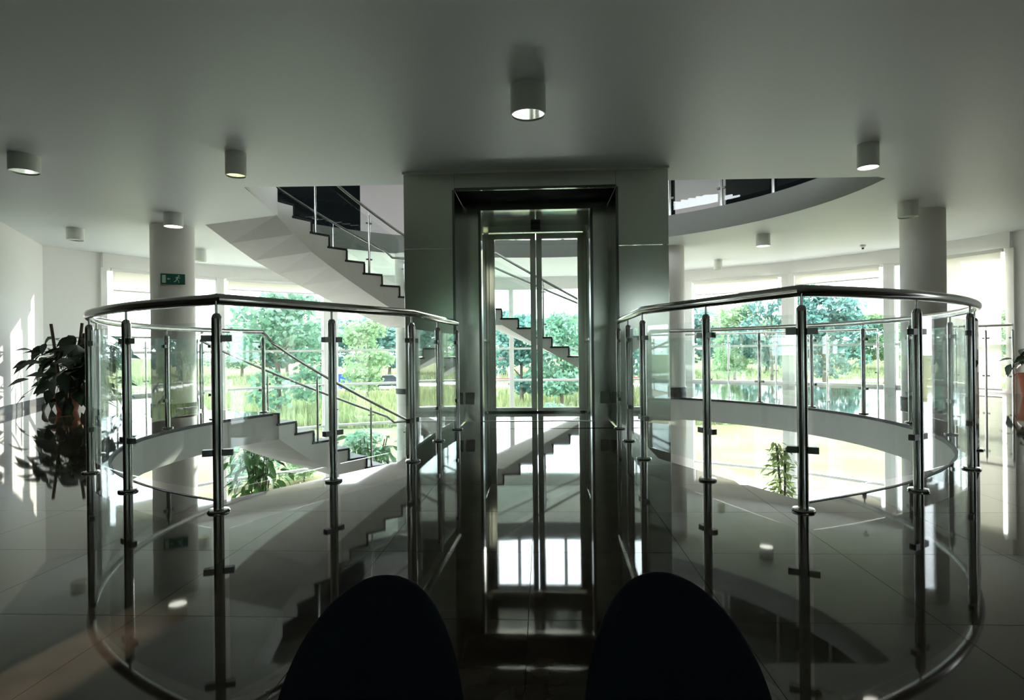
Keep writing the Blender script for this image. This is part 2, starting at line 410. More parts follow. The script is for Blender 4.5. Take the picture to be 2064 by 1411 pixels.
window(330, 443, FL+UP, 0.10, 0.16, 'window partly behind the left column')
window(443, 665, VO, 0.16, 0.34, 'window with the big tree left of the stair')
window(665, 880, VO, 0.34, 0.12, 'window behind the lower end of the descending stair')
window(880, 1031, VO, label='window seen through the left lift door')
window(1031, 1190, VO, label='window seen through the right lift door')
window(1190, 1385, FL+UP, 0.10, 0.30, 'window mostly behind the right lift panel')
window(1385, 1592, FL+UP, 0.30, 0.28, 'window with trees between lift and right corner post')
window(1592, 1796, FL+UP, 0.28, 0.20, 'window with the round dark tree left of the right column')
window(1796, 1905, FL+UP, 0.20, 0.10, 'narrow window behind the right column')
window(1905, 2041, FL+UP, 0.10, 0.12, 'window behind a drawn white blind right of the right column')

def blind(pa, pb, z0, label):
    a, b = px_angle(pa), px_angle(pb); p, q = Vector(pc(a, RF-0.16)), Vector(pc(b, RF-0.16)); mid = (p+q)/2; d = q-p; L = d.length
    t = thing('roller_blind', label, 'blind', (mid.x, mid.y, HEAD), rz=math.atan2(d.y, d.x))
    s = MB(); s.tube([(-L/2, 0, -0.03), (L/2, 0, -0.03)], 0.03, 12); s.build('roller', 'frame', t, smooth=40, loc=(0,0,0))
    s = MB(); s.box((0, 0, (z0-HEAD)/2-0.02), (L-0.06, 0.004, HEAD-z0-0.04)); s.build('fabric', 'blind', t, loc=(0,0,0))
    s = MB(); s.box((0, 0, z0-HEAD), (L-0.06, 0.014, 0.025)); s.build('bottom_bar', 'frame', t, loc=(0,0,0))
blind(216, 328, 1.95, 'short cream roller blind left of the left column')
blind(452, 650, 2.12, 'short cream roller blind above the big tree on the left')
blind(1400, 1578, 2.02, 'short cream roller blind between lift and right corner post')
blind(1606, 1785, 2.10, 'short white roller blind just left of the right column')
blind(1908, 2036, 0.06, 'white roller blind fully drawn at the right edge')

# ------------------------------------------------------------------ columns
def column(x, y, r, label, sign=False):
    t = thing('column', label, 'column', (x, y, -STOREY), 'round white columns')
    s = MB(); s.lathe([(r, 0), (r, STOREY+CEIL)], 40); s.build('shaft', 'column', t, smooth=60, loc=(0,0,0))
    s = MB(); s.lathe([(r+0.012, STOREY), (r+0.012, STOREY+0.10)], 40); s.build('skirting', 'base', t, smooth=60, loc=(0,0,0))
column(-4.86, 8.68, 0.285, 'round white column carrying the green exit sign')
column(5.60, 8.22, 0.265, 'round white column behind the right end of the railing')
column(2.86, 10.95, 0.27, 'round white column just right of the lift, half hidden by it')
column(-1.92, 11.42, 0.27, 'round white column just left of the lift behind the stair')

# ------------------------------------------------------------------ stairs
def stair(z_top, label):
    t = thing('curved_stair', label, 'stair', (S.x, S.y, z_top-STOREY))
    def q(a, r, z): p = pc(a, r, S); return (p[0], p[1], z)
    # levels: list of (angle_start, angle_end, z)
    lv = [(riser_angle(k), riser_angle(k+1), z_top-RISE*k) for k in range(1, 18)]
    s = MB(); TH = 0.26
    def soff(a):                                            # soffit height under plan angle a
        if a >= riser_angle(9): kk = (160.22-a)/STEP_A
        elif a > riser_angle(10): kk = 9
        else: kk = 9+(100.4-a)/STEP_B
        return z_top-RISE*kk-0.185-(TH-0.185)*min(1, max(0, kk-1)/2)
    for a0, a1, z in lv:
        n = 6 if a0-a1 > 8 else 1
        for i in range(n):
            b0 = a0+(a1-a0)*i/n; b1 = a0+(a1-a0)*(i+1)/n
            vs = []
            for a in (b0, b1):
                for r in (RIN, ROUT): vs += [q(a, r, soff(a)), q(a, r, z)]
            fs = [(1,3,7,5), (0,4,6,2), (0,1,5,4), (2,6,7,3)]
            if i == 0: fs.append((0,2,3,1))
            if i == n-1: fs.append((4,5,7,6))
            s.add(vs, fs)
    s.build('stringer', 'plaster', t)
    for a0, a1, z in lv:
        n = 6 if a0-a1 > 8 else 2; m = MB()
        pin = [pc(a0+0.5+(a1-a0-0.5)*i/n, RIN-0.012, S) for i in range(n+1)]; po = [pc(a0+0.5+(a1-a0-0.5)*i/n, ROUT+0.012, S) for i in range(n+1)]
        m.prism(pin+po[::-1], z-0.004, z+0.026); m.build('tread', 'base', t)
    for k in range(1, 19):
        a = riser_angle(k); z = z_top-RISE*k; m = MB()
        p0, p1 = pc(a+0.25, RIN-0.012, S), pc(a+0.25, ROUT+0.012, S); p2, p3 = pc(a-0.1, ROUT+0.012, S), pc(a-0.1, RIN-0.012, S)
        m.prism([p0, p1, p2, p3], z, z+RISE); m.build('riser', 'base', t)
    return t
stair(STOREY, 'white curved stair climbing to the upper floor behind the lift')
stair(0.0, 'white curved stair going down to the lower floor on the left')

# ------------------------------------------------------------------ railings
POST_ME = {}
def post_meshes(h, r, key):
    if key in POST_ME: return POST_ME[key]
    p = MB(); p.lathe([(r, 0.0), (r, h-0.10), (r*0.9, h-0.085), (r*0.55, h-0.073), (0.001, h-0.07)], 18)
    sp = MB(); sp.lathe([(r*0.28, h-0.085), (r*0.28, h-0.01)], 10)
    fl = MB(); fl.lathe([(r*2.15, 0.0), (r*2.2, 0.006), (r*2.0, 0.013), (r*1.05, 0.016)], 24)
    cl = MB(); cl.box((0, 0, 0), (r*1.9, r*1.35, r*1.3))
    POST_ME[key] = (p.mesh('post', 'steel', 40), sp.mesh('spigot', 'steel', 40), fl.mesh('flange', 'steel', 40), cl.mesh('clamp', 'steel_dark'))
    return POST_ME[key]
def railing(name, label, posts, spans, hr, h=1.08, r=0.025, rr=0.029, group=None, glass=True, gz=(0.10, 0.965), slope=False, cl_z=(0.88, 0.30), key='main', ends=(True, True), flanges=True):
    """posts: [(x,y,z)]; spans: dense point lists between neighbouring posts; hr: handrail path"""
    t = thing(name, label, 'railing', posts[0], group)
    pm = post_meshes(h, r, key)
    m = MB(); m.tube([(p[0], p[1], p[2]+h) for p in hr], rr, 14); m.build('handrail', 'steel', t, smooth=50)
    for i, p in enumerate(posts):
        a = Vector(posts[max(i-1, 0)]); b = Vector(posts[min(i+1, len(posts)-1)])
        if spans and i < len(spans) and i > 0:
            d = (Vector(spans[i][1])-Vector(spans[i][0])).normalized()+(Vector(spans[i-1][-1])-Vector(spans[i-1][-2])).normalized()
        else: d = b-a
        rz = math.atan2(d.y, d.x)
        o = link('post', pm[0], t, Vector(p)-Vector(posts[0]), rz)
        link('spigot', pm[1], o, (0,0,0))
        if flanges: link('flange', pm[2], o, (0,0,0))
        for sg in (-1, 1):
            if (i == 0 and sg < 0 and ends[0]) or (i == len(posts)-1 and sg > 0 and ends[1]): continue
            for z in cl_z: link('clamp', pm[3], o, (sg*r*1.9, 0, z))
    if glass:
        for sp in spans:
            pts = [Vector(q) for q in sp]; L = sum((pts[i+1]-pts[i]).length for i in range(len(pts)-1)); gap = min(2.4*r, L*0.2)
            # resample trimmed
            def at(s):
                for i in range(len(pts)-1):
                    l = (pts[i+1]-pts[i]).length
                    if s <= l or i == len(pts)-2: return pts[i].lerp(pts[i+1], s/max(l, 1e-6))
                    s -= l
            n = max(2, len(pts)-1); q = [at(gap+(L-2*gap)*i/n) for i in range(n+1)]
            m = MB(); m.strip([(v.x, v.y) for v in q], [v.z+gz[0] for v in q], [v.z+gz[1] for v in q], 0.010); m.build('glass_panel', 'rail_glass', t)
    return t
def seg(p, q, n=1, z=None): return [(p[0]+(q[0]-p[0])*i/n, p[1]+(q[1]-p[1])*i/n, p[2]+(q[2]-p[2])*i/n) for i in range(n+1)]
def P3(p, z=0.0): return (p[0], p[1], z)
# right main railing
RP = [(1.07, 6.06), (1.01, 5.25), (0.95, 4.39), (1.18, 3.67), (1.42, 2.96)]
angs = [-71.4, -58.5, -45.4, -32.3, -19.8, -7.2, 5.2, 17.9, 30.5, 43.0, 55.0]
posts = [P3(p) for p in RP]+[P3(pc(a, 4.026)) for a in angs[1:]]
spans = [seg(posts[i], posts[i+1]) for i in range(4)]+[[P3(p) for p in arc(angs[i], angs[i+1], 4.026, n=6)] for i in range(len(angs)-1)]
hr = [P3(p) for p in [RP[0], RP[2], RP[4]]]+[P3(p) for p in arc(-70.5, 55.0, 4.026, n=70)]
railing('glass_railing', 'steel and glass railing curving round the right side of the opening', posts, spans, hr, group='main atrium railings')
# left main railing
LP = [(-0.56, 6.12), (-0.66, 5.37), (-0.73, 4.40), (-1.12, 3.76), (-1.50, 3.07)]
angl = [245.7, 233.4, 221.5, 209.0, 196.5, 184.0, 171.5, 158.5]
posts = [P3(p) for p in LP]+[P3(pc(a, left_r(a))) for a in angl[1:]]
spans = [seg(posts[i], posts[i+1]) for i in range(4)]+[[P3(p) for p in arc(angl[i], angl[i+1], left_r, n=6)] for i in range(len(angl)-1)]
hr = [P3(p) for p in [LP[0], LP[2], LP[4]]]+[P3(p) for p in arc(245.0, 158.5, left_r, n=56)]
railing('glass_railing', 'steel and glass railing curving round the left side of the opening', posts, spans, hr, group='main atrium railings')
# stair railings
def stair_rail(z_top, rad, label, head=None):
    def nz(a):
        if a >= riser_angle(9): return z_top-RISE*((160.22-a)/STEP_A-0.6)-0.0
        if a > riser_angle(10)+3: return z_top-RISE*9+0.02
        return z_top-RISE*(9+max(0, (100.4+3-a)/STEP_B-0.4))
    a0, a1 = riser_angle(0.6), riser_angle(17.6)
    def pt(a):
        p = pc(a, rad, S); return (p[0], p[1], min(nz(a), z_top))
    def level(a):
        k = sum(1 for q in range(1, 19) if a <= riser_angle(q)); return z_top-RISE*k+0.026
    pa = [riser_angle(0.6)]+[riser_angle(3.4), riser_angle(6.4), riser_angle(9)-3, 104.0, riser_angle(12.5), riser_angle(15.5), riser_angle(17.5)]
    posts = [(*pt(a)[:2], level(a)) for a in pa]
    spans = [[pt(pa[i]+(pa[i+1]-pa[i])*j/6) for j in range(7)] for i in range(len(pa)-1)]
    hr = [pt(a0+(a1-a0)*j/60) for j in range(61)]
    if head:                                            # joins the level railing at the stair head
        posts[0] = head; spans[0][0] = head; hr = [(head[0], head[1], head[2]+0.10)]+hr[1:]
        posts = posts[1:]; 
    railing('stair_railing', label, posts, spans, hr, h=0.98, r=0.017, rr=0.02, gz=(0.10, 0.86), cl_z=(0.78, 0.22), key='stair', group='stair railings', flanges=False)
stair_rail(0.0, RIN+0.07, 'railing on the near side of the stair going down', (*pc(158.5, left_r(158.5)), 0.0))
stair_rail(0.0, ROUT-0.07, 'railing on the window side of the stair going down')
stair_rail(STOREY, RIN+0.07, 'railing on the near side of the stair going up')
stair_rail(STOREY, ROUT-0.07, 'railing on the window side of the stair going up')
# window balustrades
def win_rail(pxs, rad, label):
    posts = [P3(pc(px_angle(p), rad)) for p in pxs]; an = [px_angle(p) for p in pxs]
    spans = [[P3(p) for p in arc(an[i], an[i+1], rad, n=4)] for i in range(len(an)-1)]
    hr = [P3(p) for p in arc(an[0], an[-1], rad, n=40)]
    railing('window_railing', label, posts, spans, hr, h=1.10, r=0.017, rr=0.02, key='win', group='railings along the windows', cl_z=(0.9, 0.3), flanges=False)
win_rail([1384, 1482, 1582, 1690, 1798], RF-0.55, 'thin steel railing in front of the windows right of the lift')
win_rail([1905, 1966, 2031, 2090], RF-0.55, 'thin steel railing in front of the white blind at right edge')
win_rail([200, 262, 326], RF-0.55, 'thin steel railing in front of the window left of the left column')
# edge of floor at the windowside of the left stairwell
railing('stairwell_railing', 'thin steel railing from the stair head towards the left windows', [(-4.42, 8.62, 0), (-5.0, 9.6, 0), (-5.6, 10.6, 0), (-6.2, 11.6, 0)],
        [seg((-4.42, 8.62, 0), (-5.0, 9.6, 0)), seg((-5.0, 9.6, 0), (-5.6, 10.6, 0)), seg((-5.6, 10.6, 0), (-6.2, 11.6, 0))], [(-4.42, 8.62, 0), (-6.2, 11.6, 0)],
        h=1.10, r=0.017, rr=0.02, key='win', flanges=False, cl_z=(0.9, 0.3))
# upper floor railing, seen through the ceiling opening
ua = [2, 14.5, 27, 39.5, 52]
railing('glass_railing', 'railing of the upper floor seen through the ceiling opening on the right', [P3(pc(a, 4.06), STOREY) for a in ua],
        [[P3(p, STOREY) for p in arc(ua[i], ua[i+1], 4.06, n=6)] for i in range(4)], [P3(p, STOREY) for p in arc(2, 52, 4.06, n=24)], key='main')

# ------------------------------------------------------------------ lift
LT = -0.045; LO = Vector((0.245, 6.10, 0))
lift = thing('glass_lift', 'steel clad lift portal with through glass doors at the end of the bridge', 'lift', LO, rz=LT)
def lbox(name, x0, x1, y0, y1, z0, z1, m, bv=0.004, parent=None):
    s = MB(); s.box(((x0+x1)/2, (y0+y1)/2, (z0+z1)/2), (x1-x0, y1-y0, z1-z0))
    o = s.build(name, m, parent or lift, loc=(0,0,0))
    if bv: bevel(o, bv)
    return o
OW, IW, OZ = 1.335, 0.815, 2.43
for sg in (-1, 1):
    x0, x1 = sorted((sg*OW, sg*IW))
    lbox('side_panel', x0, x1, 0, 0.05, 1.842, CEIL, 'panel')
    lbox('side_panel', x0, x1, 0, 0.05, -0.70, 1.836, 'panel')
    lbox('side_panel', x0, x1, 0, 0.05, -STOREY, -0.706, 'panel')
    if sg < 0: lbox('joint_strip', x0+0.01, x1-0.02, -0.004, 0.0, 1.834, 1.846, 'strip', 0)
    xo0, xo1 = sorted((sg*OW, sg*(OW-0.05))); lbox('shaft_side', xo0, xo1, 0.05, 1.72, -STOREY, CEIL, 'panel')
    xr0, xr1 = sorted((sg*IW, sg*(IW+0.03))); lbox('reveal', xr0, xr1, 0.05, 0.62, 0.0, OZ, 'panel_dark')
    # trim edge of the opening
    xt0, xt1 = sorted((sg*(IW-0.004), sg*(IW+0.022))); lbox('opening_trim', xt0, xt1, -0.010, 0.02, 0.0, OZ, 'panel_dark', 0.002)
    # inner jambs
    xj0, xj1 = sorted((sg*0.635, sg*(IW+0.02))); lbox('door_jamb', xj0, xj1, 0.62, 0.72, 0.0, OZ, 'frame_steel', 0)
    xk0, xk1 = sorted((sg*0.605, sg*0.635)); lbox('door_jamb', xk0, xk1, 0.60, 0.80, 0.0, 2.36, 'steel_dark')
    # cabin side walls
    xc0, xc1 = sorted((sg*0.64, sg*0.68)); lbox('cabin_wall', xc0, xc1, 0.80, 1.62, 0.0, 2.40, 'panel')
    for z in (0.9,): lbox('cabin_handrail', *sorted((sg*0.60, sg*0.625)), 0.85, 1.55, z, z+0.03, 'steel', 0.006)
    # far door leaves
    d0, d1 = sorted((sg*0.004, sg*0.60))
    lf = MB()
    for a, b, z0, z1 in ((d0, d0+0.07, 0.02, 2.29), (d1-0.07, d1, 0.02, 2.29), (d0+0.07, d1-0.07, 2.22, 2.29), (d0+0.07, d1-0.07, 0.02, 0.06)):
        lf.box(((a+b)/2, 1.66, (z0+z1)/2), (b-a, 0.045, z1-z0))
    lf = lf.build('door_leaf', 'frame_steel', lift, loc=(0,0,0))
    g = MB(); g.box(((d0+d1)/2, 1.66, 1.145), (d1-d0-0.14, 0.012, 2.17)); g.build('door_glass', 'rail_glass', lf, loc=(0,0,0))
    xs0, xs1 = sorted((sg*0.60, sg*0.64)); lbox('door_side_post', xs0, xs1, 1.60, 1.72, 0.0, 2.40, 'frame_steel')
    # small pale plate low on the reveal
    xb0, xb1 = sorted((sg*0.70, sg*0.80)); lbox('wall_plate', xb0, xb1, 0.606, 0.62, 0.20, 0.33, 'strip', 0.003)
lbox('header_panel', -IW, IW, 0, 0.05, OZ, CEIL, 'panel')
lbox('reveal_top', -IW, IW, 0.05, 0.62, OZ, OZ+0.03, 'matte_black', 0)
lbox('opening_trim', -IW, IW, -0.010, 0.02, OZ-0.004, OZ+0.02, 'panel_dark', 0.002)
lbox('cornice_strip', -OW-0.01, OW+0.01, -0.02, 0.05, CEIL-0.022, CEIL-0.001, 'strip', 0.003)
lbox('door_head', -0.635, 0.635, 0.62, 0.72, 2.36, OZ, 'frame_steel', 0)
lbox('cabin_ceiling', -0.66, 0.66, 0.74, 1.62, 2.38, 2.42, 'panel_dark')
lbox('door_transom', -0.64, 0.64, 1.60, 1.72, 2.30, 2.42, 'frame_steel')
lbox('door_sensor', -0.06, 0.06, 1.52, 1.60, 2.315, 2.39, 'black', 0.006)
lbox('cabin_floor', -0.80, 0.80, 0.015, 1.72, -0.12, 0.0, 'granite', 0)
lbox('door_sill', -0.63, 0.63, 0.66, 0.72, 0.0, 0.006, 'steel', 0.001)
lbox('door_sill', -0.63, 0.63, 1.60, 1.72, 0.0, 0.02, 'panel_dark', 0.001)
lbox('cabin_underside', -0.70, 0.70, 0.05, 1.72, -0.40, -0.12, 'steel_dark', 0.0)
for sg in (-1, 1): lbox('guide_rail', *sorted((sg*(OW-0.12), sg*(OW-0.18))), 1.60, 1.70, -STOREY, 2*STOREY, 'steel_dark', 0)

# ------------------------------------------------------------------ ceiling lamps
def lamp(x, y, r, h, m, label):
    t = thing('ceiling_lamp', label, 'lamp', (x, y, CEIL), 'cylinder lamps on the ceiling')
    s = MB(); s.lathe([(r*0.3, 0), (r, -0.0), (r, -h), (r*0.93, -h), (r*0.93, -h+0.03), (r*0.3, -h+0.03)], 36, closed=False); s.build('housing', 'lamp', t, smooth=40, loc=(0,0,0))
    s = MB()
    if m == 'lamp_on': s.lathe([(r*0.93, -h+0.012), (r*0.93, -h+0.006)], 36)
    else: s.lathe([(r*0.93, -h+0.014), (r*0.93, -h+0.008)], 36)
    s.build('diffuser' if m == 'lamp_on' else 'reflector', m, t, smooth=50, loc=(0,0,0))
lamp(0.13, 4.17, 0.122, 0.20, 'lamp_off', 'large cylinder lamp hanging nearest, in front of the lift')
lamp(-2.49, 5.49, 0.090, 0.21, 'lamp_off', 'slim cylinder lamp left of the lift, above the stair')
lamp(3.23, 5.45, 0.090, 0.21, 'lamp_on', 'slim cylinder lamp above the right railing with pale underside')
lamp(-4.42, 5.50, 0.122, 0.15, 'lamp_off', 'cylinder lamp cut close to the left edge of the picture')
lamp(-4.38, 7.85, 0.115, 0.17, 'lamp_on', 'glowing cylinder lamp just in front of the exit sign column')
lamp(-6.27, 8.70, 0.110, 0.17, 'lamp_off', 'cylinder lamp over the big potted plant on the left')
lamp(-5.44, 10.60, 0.090, 0.20, 'lamp_off', 'small lamp peeking out right of the left column')
lamp(5.05, 7.68, 0.115, 0.19, 'lamp_off', 'cylinder lamp in front of the right column top')
lamp(4.08, 9.77, 0.110, 0.19, 'lamp_on', 'cylinder lamp with bright underside below the curved upper slab edge')
lamp(4.30, 12.55, 0.085, 0.20, 'lamp_off', 'farthest small lamp near the windows right of the lift')
def smoke(x, y):
    t = thing('smoke_detector', 'tiny smoke detector on the ceiling left of the right column', 'detector', (x, y, CEIL))
    s = MB(); s.lathe([(0.05, 0), (0.05, -0.03), (0.03, -0.05)], 20); s.build('base', 'lamp', t, smooth=40, loc=(0,0,0))
    s = MB(); s.lathe([(0.02, -0.05), (0.018, -0.075), (0.005, -0.08)], 14); s.build('sensor', 'black', t, smooth=40, loc=(0,0,0))
smoke(6.35, 10.9)

# ------------------------------------------------------------------ exit sign on the left column
def exit_sign():
    cxy = Vector((-4.86, 8.68)); d = (Vector((0, 0))-cxy).normalized(); r = 0.30
    p = cxy+d*r
    t = thing('exit_sign', 'green emergency exit sign on the left round column', 'sign', (p.x, p.y, 1.84), rz=math.atan2(d.y, d.x)+PI/2)
    s = MB(); s.box((0, 0, 0), (0.30, 0.022, 0.145)); bevel(s.build('plate', 'sign', t, loc=(0,0,0)), 0.003)
    y = -0.0125; m = MB()
    def poly(pts): m.add([(x, y, z) for x, z in pts]+[(x, y+0.003, z) for x, z in pts], [tuple(range(len(pts)))]+[tuple(range(len(pts), 2*len(pts)))[::-1]]+[(i, (i+1) % len(pts), len(pts)+(i+1) % len(pts), len(pts)+i) for i in range(len(pts))])
    # running figure
    poly([(0.072+0.011*math.cos(k*PI/4), 0.046+0.011*math.sin(k*PI/4)) for k in range(8)])
    poly([(0.050, 0.034), (0.068, 0.030), (0.058, -0.006), (0.040, -0.002)])
    poly([(0.066, 0.030), (0.092, 0.016), (0.090, 0.008), (0.062, 0.018)])
    poly([(0.052, 0.032), (0.028, 0.018), (0.030, 0.010), (0.056, 0.022)])
    poly([(0.046, -0.002), (0.058, -0.004), (0.078, -0.026), (0.070, -0.034)])
    poly([(0.070, -0.034), (0.078, -0.026), (0.074, -0.056), (0.065, -0.056)])
    poly([(0.040, -0.002), (0.052, -0.004), (0.036, -0.034), (0.012, -0.044), (0.010, -0.034), (0.028, -0.026)])
    # door
    poly([(-0.132, 0.052), (-0.085, 0.052), (-0.085, -0.056), (-0.132, -0.056)])
    # arrow pointing to the door
    poly([(-0.030, 0.006), (-0.030, -0.006), (-0.052, -0.006), (-0.052, -0.018), (-0.074, 0.0), (-0.052, 0.018), (-0.052, 0.006)])
    m.build('pictogram', 'sign_white', t, loc=(0,0,0))
exit_sign()

# ------------------------------------------------------------------ plants
def leaf_mesh(name, L, W, m, bend=0.3):
    s = MB(); n = 5; vs = []; fs = []
    prof = [0.05, 0.75, 1.0, 0.8, 0.4, 0.02]
    for i in range(n+1):
        u = i/n; z = -bend*L*u*u
        vs += [(L*u, -W/2*prof[i], z+0.10*W*prof[i]), (L*u, 0, z), (L*u, W/2*prof[i], z+0.10*W*prof[i])]
    for i in range(n):
        fs += [(3*i, 3*i+1, 3*i+4, 3*i+3), (3*i+1, 3*i+2, 3*i+5, 3*i+4)]
    s.add(vs, fs); me = s.mesh(name, m, 180); return me
def place_leaf(me, parent, p, az, el, roll=0, sc_=1.0):
    o = link('leaf', me, parent, p)
    o.rotation_euler = (Matrix.Rotation(az, 3, 'Z') @ Matrix.Rotation(-el, 3, 'Y') @ Matrix.Rotation(roll, 3, 'X')).to_euler()
    o.scale = (sc_,)*3; return o
def pot(t, r, h):
    s = MB(); s.lathe([(r*0.70, 0), (r*0.95, h*0.80), (r*1.06, h*0.80), (r*1.06, h), (r*0.96, h), (r*0.93, h*0.88)], 28, closed=False)
    s.add([(r*0.7*math.cos(2*PI*j/28), r*0.7*math.sin(2*PI*j/28), 0.002) for j in range(28)], [tuple(range(28))])
    s.build('pot', 'terracotta', t, smooth=35, loc=(0,0,0))
    s = MB(); s.lathe([(r*0.93, h*0.86), (r*0.93, h*0.90)], 24); s.build('soil', 'soil', t, loc=(0,0,0))
def potted(label, loc, pr_, ph, stems, leaf, n, spread, zr, name='potted_plant', droop=0.1, sc_=(0.7, 1.2), group=None, zmin=None):
    t = thing(name, label, 'plant', loc, group); pot(t, pr_, ph); rnd = random.Random(hash(label) % 1000 if False else len(label)*7)
    tops = []
    for i in range(stems):
        a = rnd.uniform(0, 2*PI); q = rnd.uniform(0.1, 1)*spread*0.45; h = zr[0]+(zr[1]-zr[0])*rnd.uniform(0.75, 1.0)
        pts = [(0.04*math.cos(a), 0.04*math.sin(a), ph*0.85), (q*0.5*math.cos(a), q*0.5*math.sin(a), (ph+h)/2), (q*math.cos(a), q*math.sin(a), h)]
        s = MB(); s.tube(pts, 0.012, 7); s.build('stem', 'stem', t, smooth=50, loc=(0,0,0)); tops.append([Vector(p) for p in pts])
    for i in range(n):
        st = rnd.choice(tops); u = rnd.uniform(0.25, 1.0)
        p = st[0].lerp(st[1], u*2) if u < 0.5 else st[1].lerp(st[2], u*2-1)
        az = rnd.uniform(0, 2*PI); rad = rnd.uniform(0.2, 1.0)*spread*(0.55+0.45*math.sin(u*PI))*0.62
        q = p+Vector((math.cos(az)*rad, math.sin(az)*rad, rnd.uniform(-0.12, 0.14)))
        lo = ph*0.7 if zmin is None else zmin
        if q.z < lo: q.z = lo+rnd.uniform(0, 0.2)
        if zmin is not None and rnd.random() < 0.25: q.z = rnd.uniform(zmin, 0.5)
        if zmin is not None and q.x < -0.46: q.x = -0.46+rnd.uniform(0, .1)
        place_leaf(leaf, t, q-Vector((math.cos(az), math.sin(az), 0))*0.04, az+rnd.uniform(-.5, .5), rnd.uniform(-0.9, 0.5)-droop, rnd.uniform(-.6, .6), rnd.uniform(*sc_))
        if i % 3 == 0:
            s = MB(); s.tube([p, (p+q)/2+Vector((0,0,0.03)), q], 0.004, 5); s.build('leaf_stalk', 'stem', t, loc=(0,0,0))
    return t
LF_BIG = leaf_mesh('leaf', 0.24, 0.15, 'dark_leaf', 0.35); LF_FIC = leaf_mesh('leaf', 0.19, 0.085, 'ficus_leaf', 0.3); LF_PALE = leaf_mesh('leaf', 0.12, 0.05, 'pale_leaf', 0.2)
pl = potted('big dark leafy plant in terracotta pot against the left wall', (-6.30, 8.55, 0), 0.17, 0.26, 7, LF_BIG, 230, 1.0, (0.70, 1.10), zmin=0.10)
for (dx, dy, h) in ((-0.22, 0.0, 1.24), (0.20, 0.03, 1.25)):      # climbing poles
    s = MB(); s.tube([(dx*0.4, dy, 0.28), (dx, dy, h)], 0.02, 9); s.build('support_pole', 'bark', pl, smooth=40, loc=(0,0,0))
potted('trailing plant in terracotta pot cut by the right edge', (7.86, 9.15, 0), 0.16, 0.36, 4, LF_BIG, 34, 0.62, (0.42, 0.75), droop=0.4, sc_=(0.5, 0.9))
potted('tall green plant on the lower floor seen under the left stair', (-4.62, 11.0, -STOREY), 0.24, 0.4, 9, LF_FIC, 300, 0.95, (1.7, 2.25), sc_=(0.9, 1.45), droop=0.2)
potted('slender pale green plant on the lower floor behind right corner post', (4.92, 11.0, -STOREY), 0.18, 0.35, 4, LF_PALE, 290, 0.46, (1.5, 2.0), sc_=(0.8, 1.5))
potted('bushy green plant on the lower floor beside the stair foot', (-2.95, 12.3, -STOREY), 0.24, 0.4, 7, LF_FIC, 240, 1.0, (1.4, 2.05), sc_=(0.9, 1.5))
potted('low dark plant on the lower floor left of the left column', (-6.35, 10.35, -STOREY), 0.22, 0.4, 5, LF_BIG, 70, 0.8, (0.9, 1.35))

# ------------------------------------------------------------------ two chairs in the foreground
def chair(x, y, rz, label):
    t = thing('low_chair', label, 'chair', (x, y, 0), 'navy chairs in the foreground', rz=rz)
    # backrest: an egg shaped padded shell, local +y is away from the viewer; it leans forward at the top
    n, mth = 22, 16; top, bot = 0.362, 0.02; vs = []; fs = []
    W = 0.180
    def half(u):                       # half width at relative height u (0 bottom .. 1 top)
        return W*(math.sqrt(max(0.0, 1-((u-0.18)/0.82)**2.25)) if u > 0.18 else 0.93+0.07*u/0.18)
    rows = 20
    for i in range(rows+1):
        u = i/rows; u = 1-(1-u)**1.6
        z = bot+(top-bot)*u; h = max(half(u), 0.002); yc = 0.10*u
        d = 0.035*min(1, h/W*1.6)+0.001
        for j in range(mth):
            a = 2*PI*j/mth; ca, sa = math.cos(a), math.sin(a)
            xx = h*math.copysign(abs(ca)**0.75, ca); yy = d*math.copysign(abs(sa)**0.75, sa)-0.35*xx*xx/W
            vs.append((xx, yc+yy, z))
    for i in range(rows):
        for j in range(mth): fs.append((i*mth+j, i*mth+(j+1) % mth, (i+1)*mth+(j+1) % mth, (i+1)*mth+j))
    fs.append(tuple(range(mth))[::-1]); fs.append(tuple(rows*mth+j for j in range(mth)))
    s = MB(); s.add(vs, fs); s.build('backrest', 'navy_fabric', t, smooth=60, loc=(0,0,0))
    s = MB(); s.lathe([(0.09, 0.04), (0.12, 0.05), (0.13, 0.075), (0.12, 0.095), (0.07, 0.10)], 28, c=(0, 0.14, 0)); s.build('seat', 'navy_fabric', t, smooth=60, loc=(0,0,0))
    for sx in (-1, 1):
        for yy in (0.08, 0.21):
            s = MB(); s.tube([(sx*0.07, yy, 0.05), (sx*0.09, yy+(0.03 if yy > .2 else -0.03), 0.0)], 0.011, 8); s.build('leg', 'steel_dark', t, smooth=50, loc=(0,0,0))
chair(-0.262, 1.10, -0.10, 'navy upholstered low chair, left one of the foreground pair')
chair(0.292, 1.10, 0.10, 'navy upholstered low chair, right one of the foreground pair')

# ------------------------------------------------------------------ upper storey walls seen through the opening
def upper_wall(a0, a1, name, m, label, rad=8.4, z0=STOREY, z1=STOREY+CEIL):
    n = max(2, int(abs(a1-a0)/4)); p = arc(a0, a1, rad, n=n); s = MB(); s.strip(p, [z0]*(n+1), [z1]*(n+1), 0.18)
    return tag(s.build(name, m), kind='structure', label=label)
aw = px_angle
upper_wall(200, aw(725), 'wall_upper_left', 'navy_wall', 'dark wall of the upper floor left of the lift')
upper_wall(aw(725), aw(995), 'wall_upper_pale', 'pink_wall', 'pinkish white wall of the upper floor beside the lift')
upper_wall(aw(1185), aw(1368), 'wall_upper_centre', 'navy_wall', 'dark wall of the upper floor right behind the lift')
upper_wall(aw(1368), aw(1472), 'wall_upper_rose', 'pink_wall', 'pinkish wall strip of the upper floor right of the lift')
upper_wall(aw(1472), -30, 'wall_upper_right', 'navy_wall', 'dark wall of the upper floor on the right')
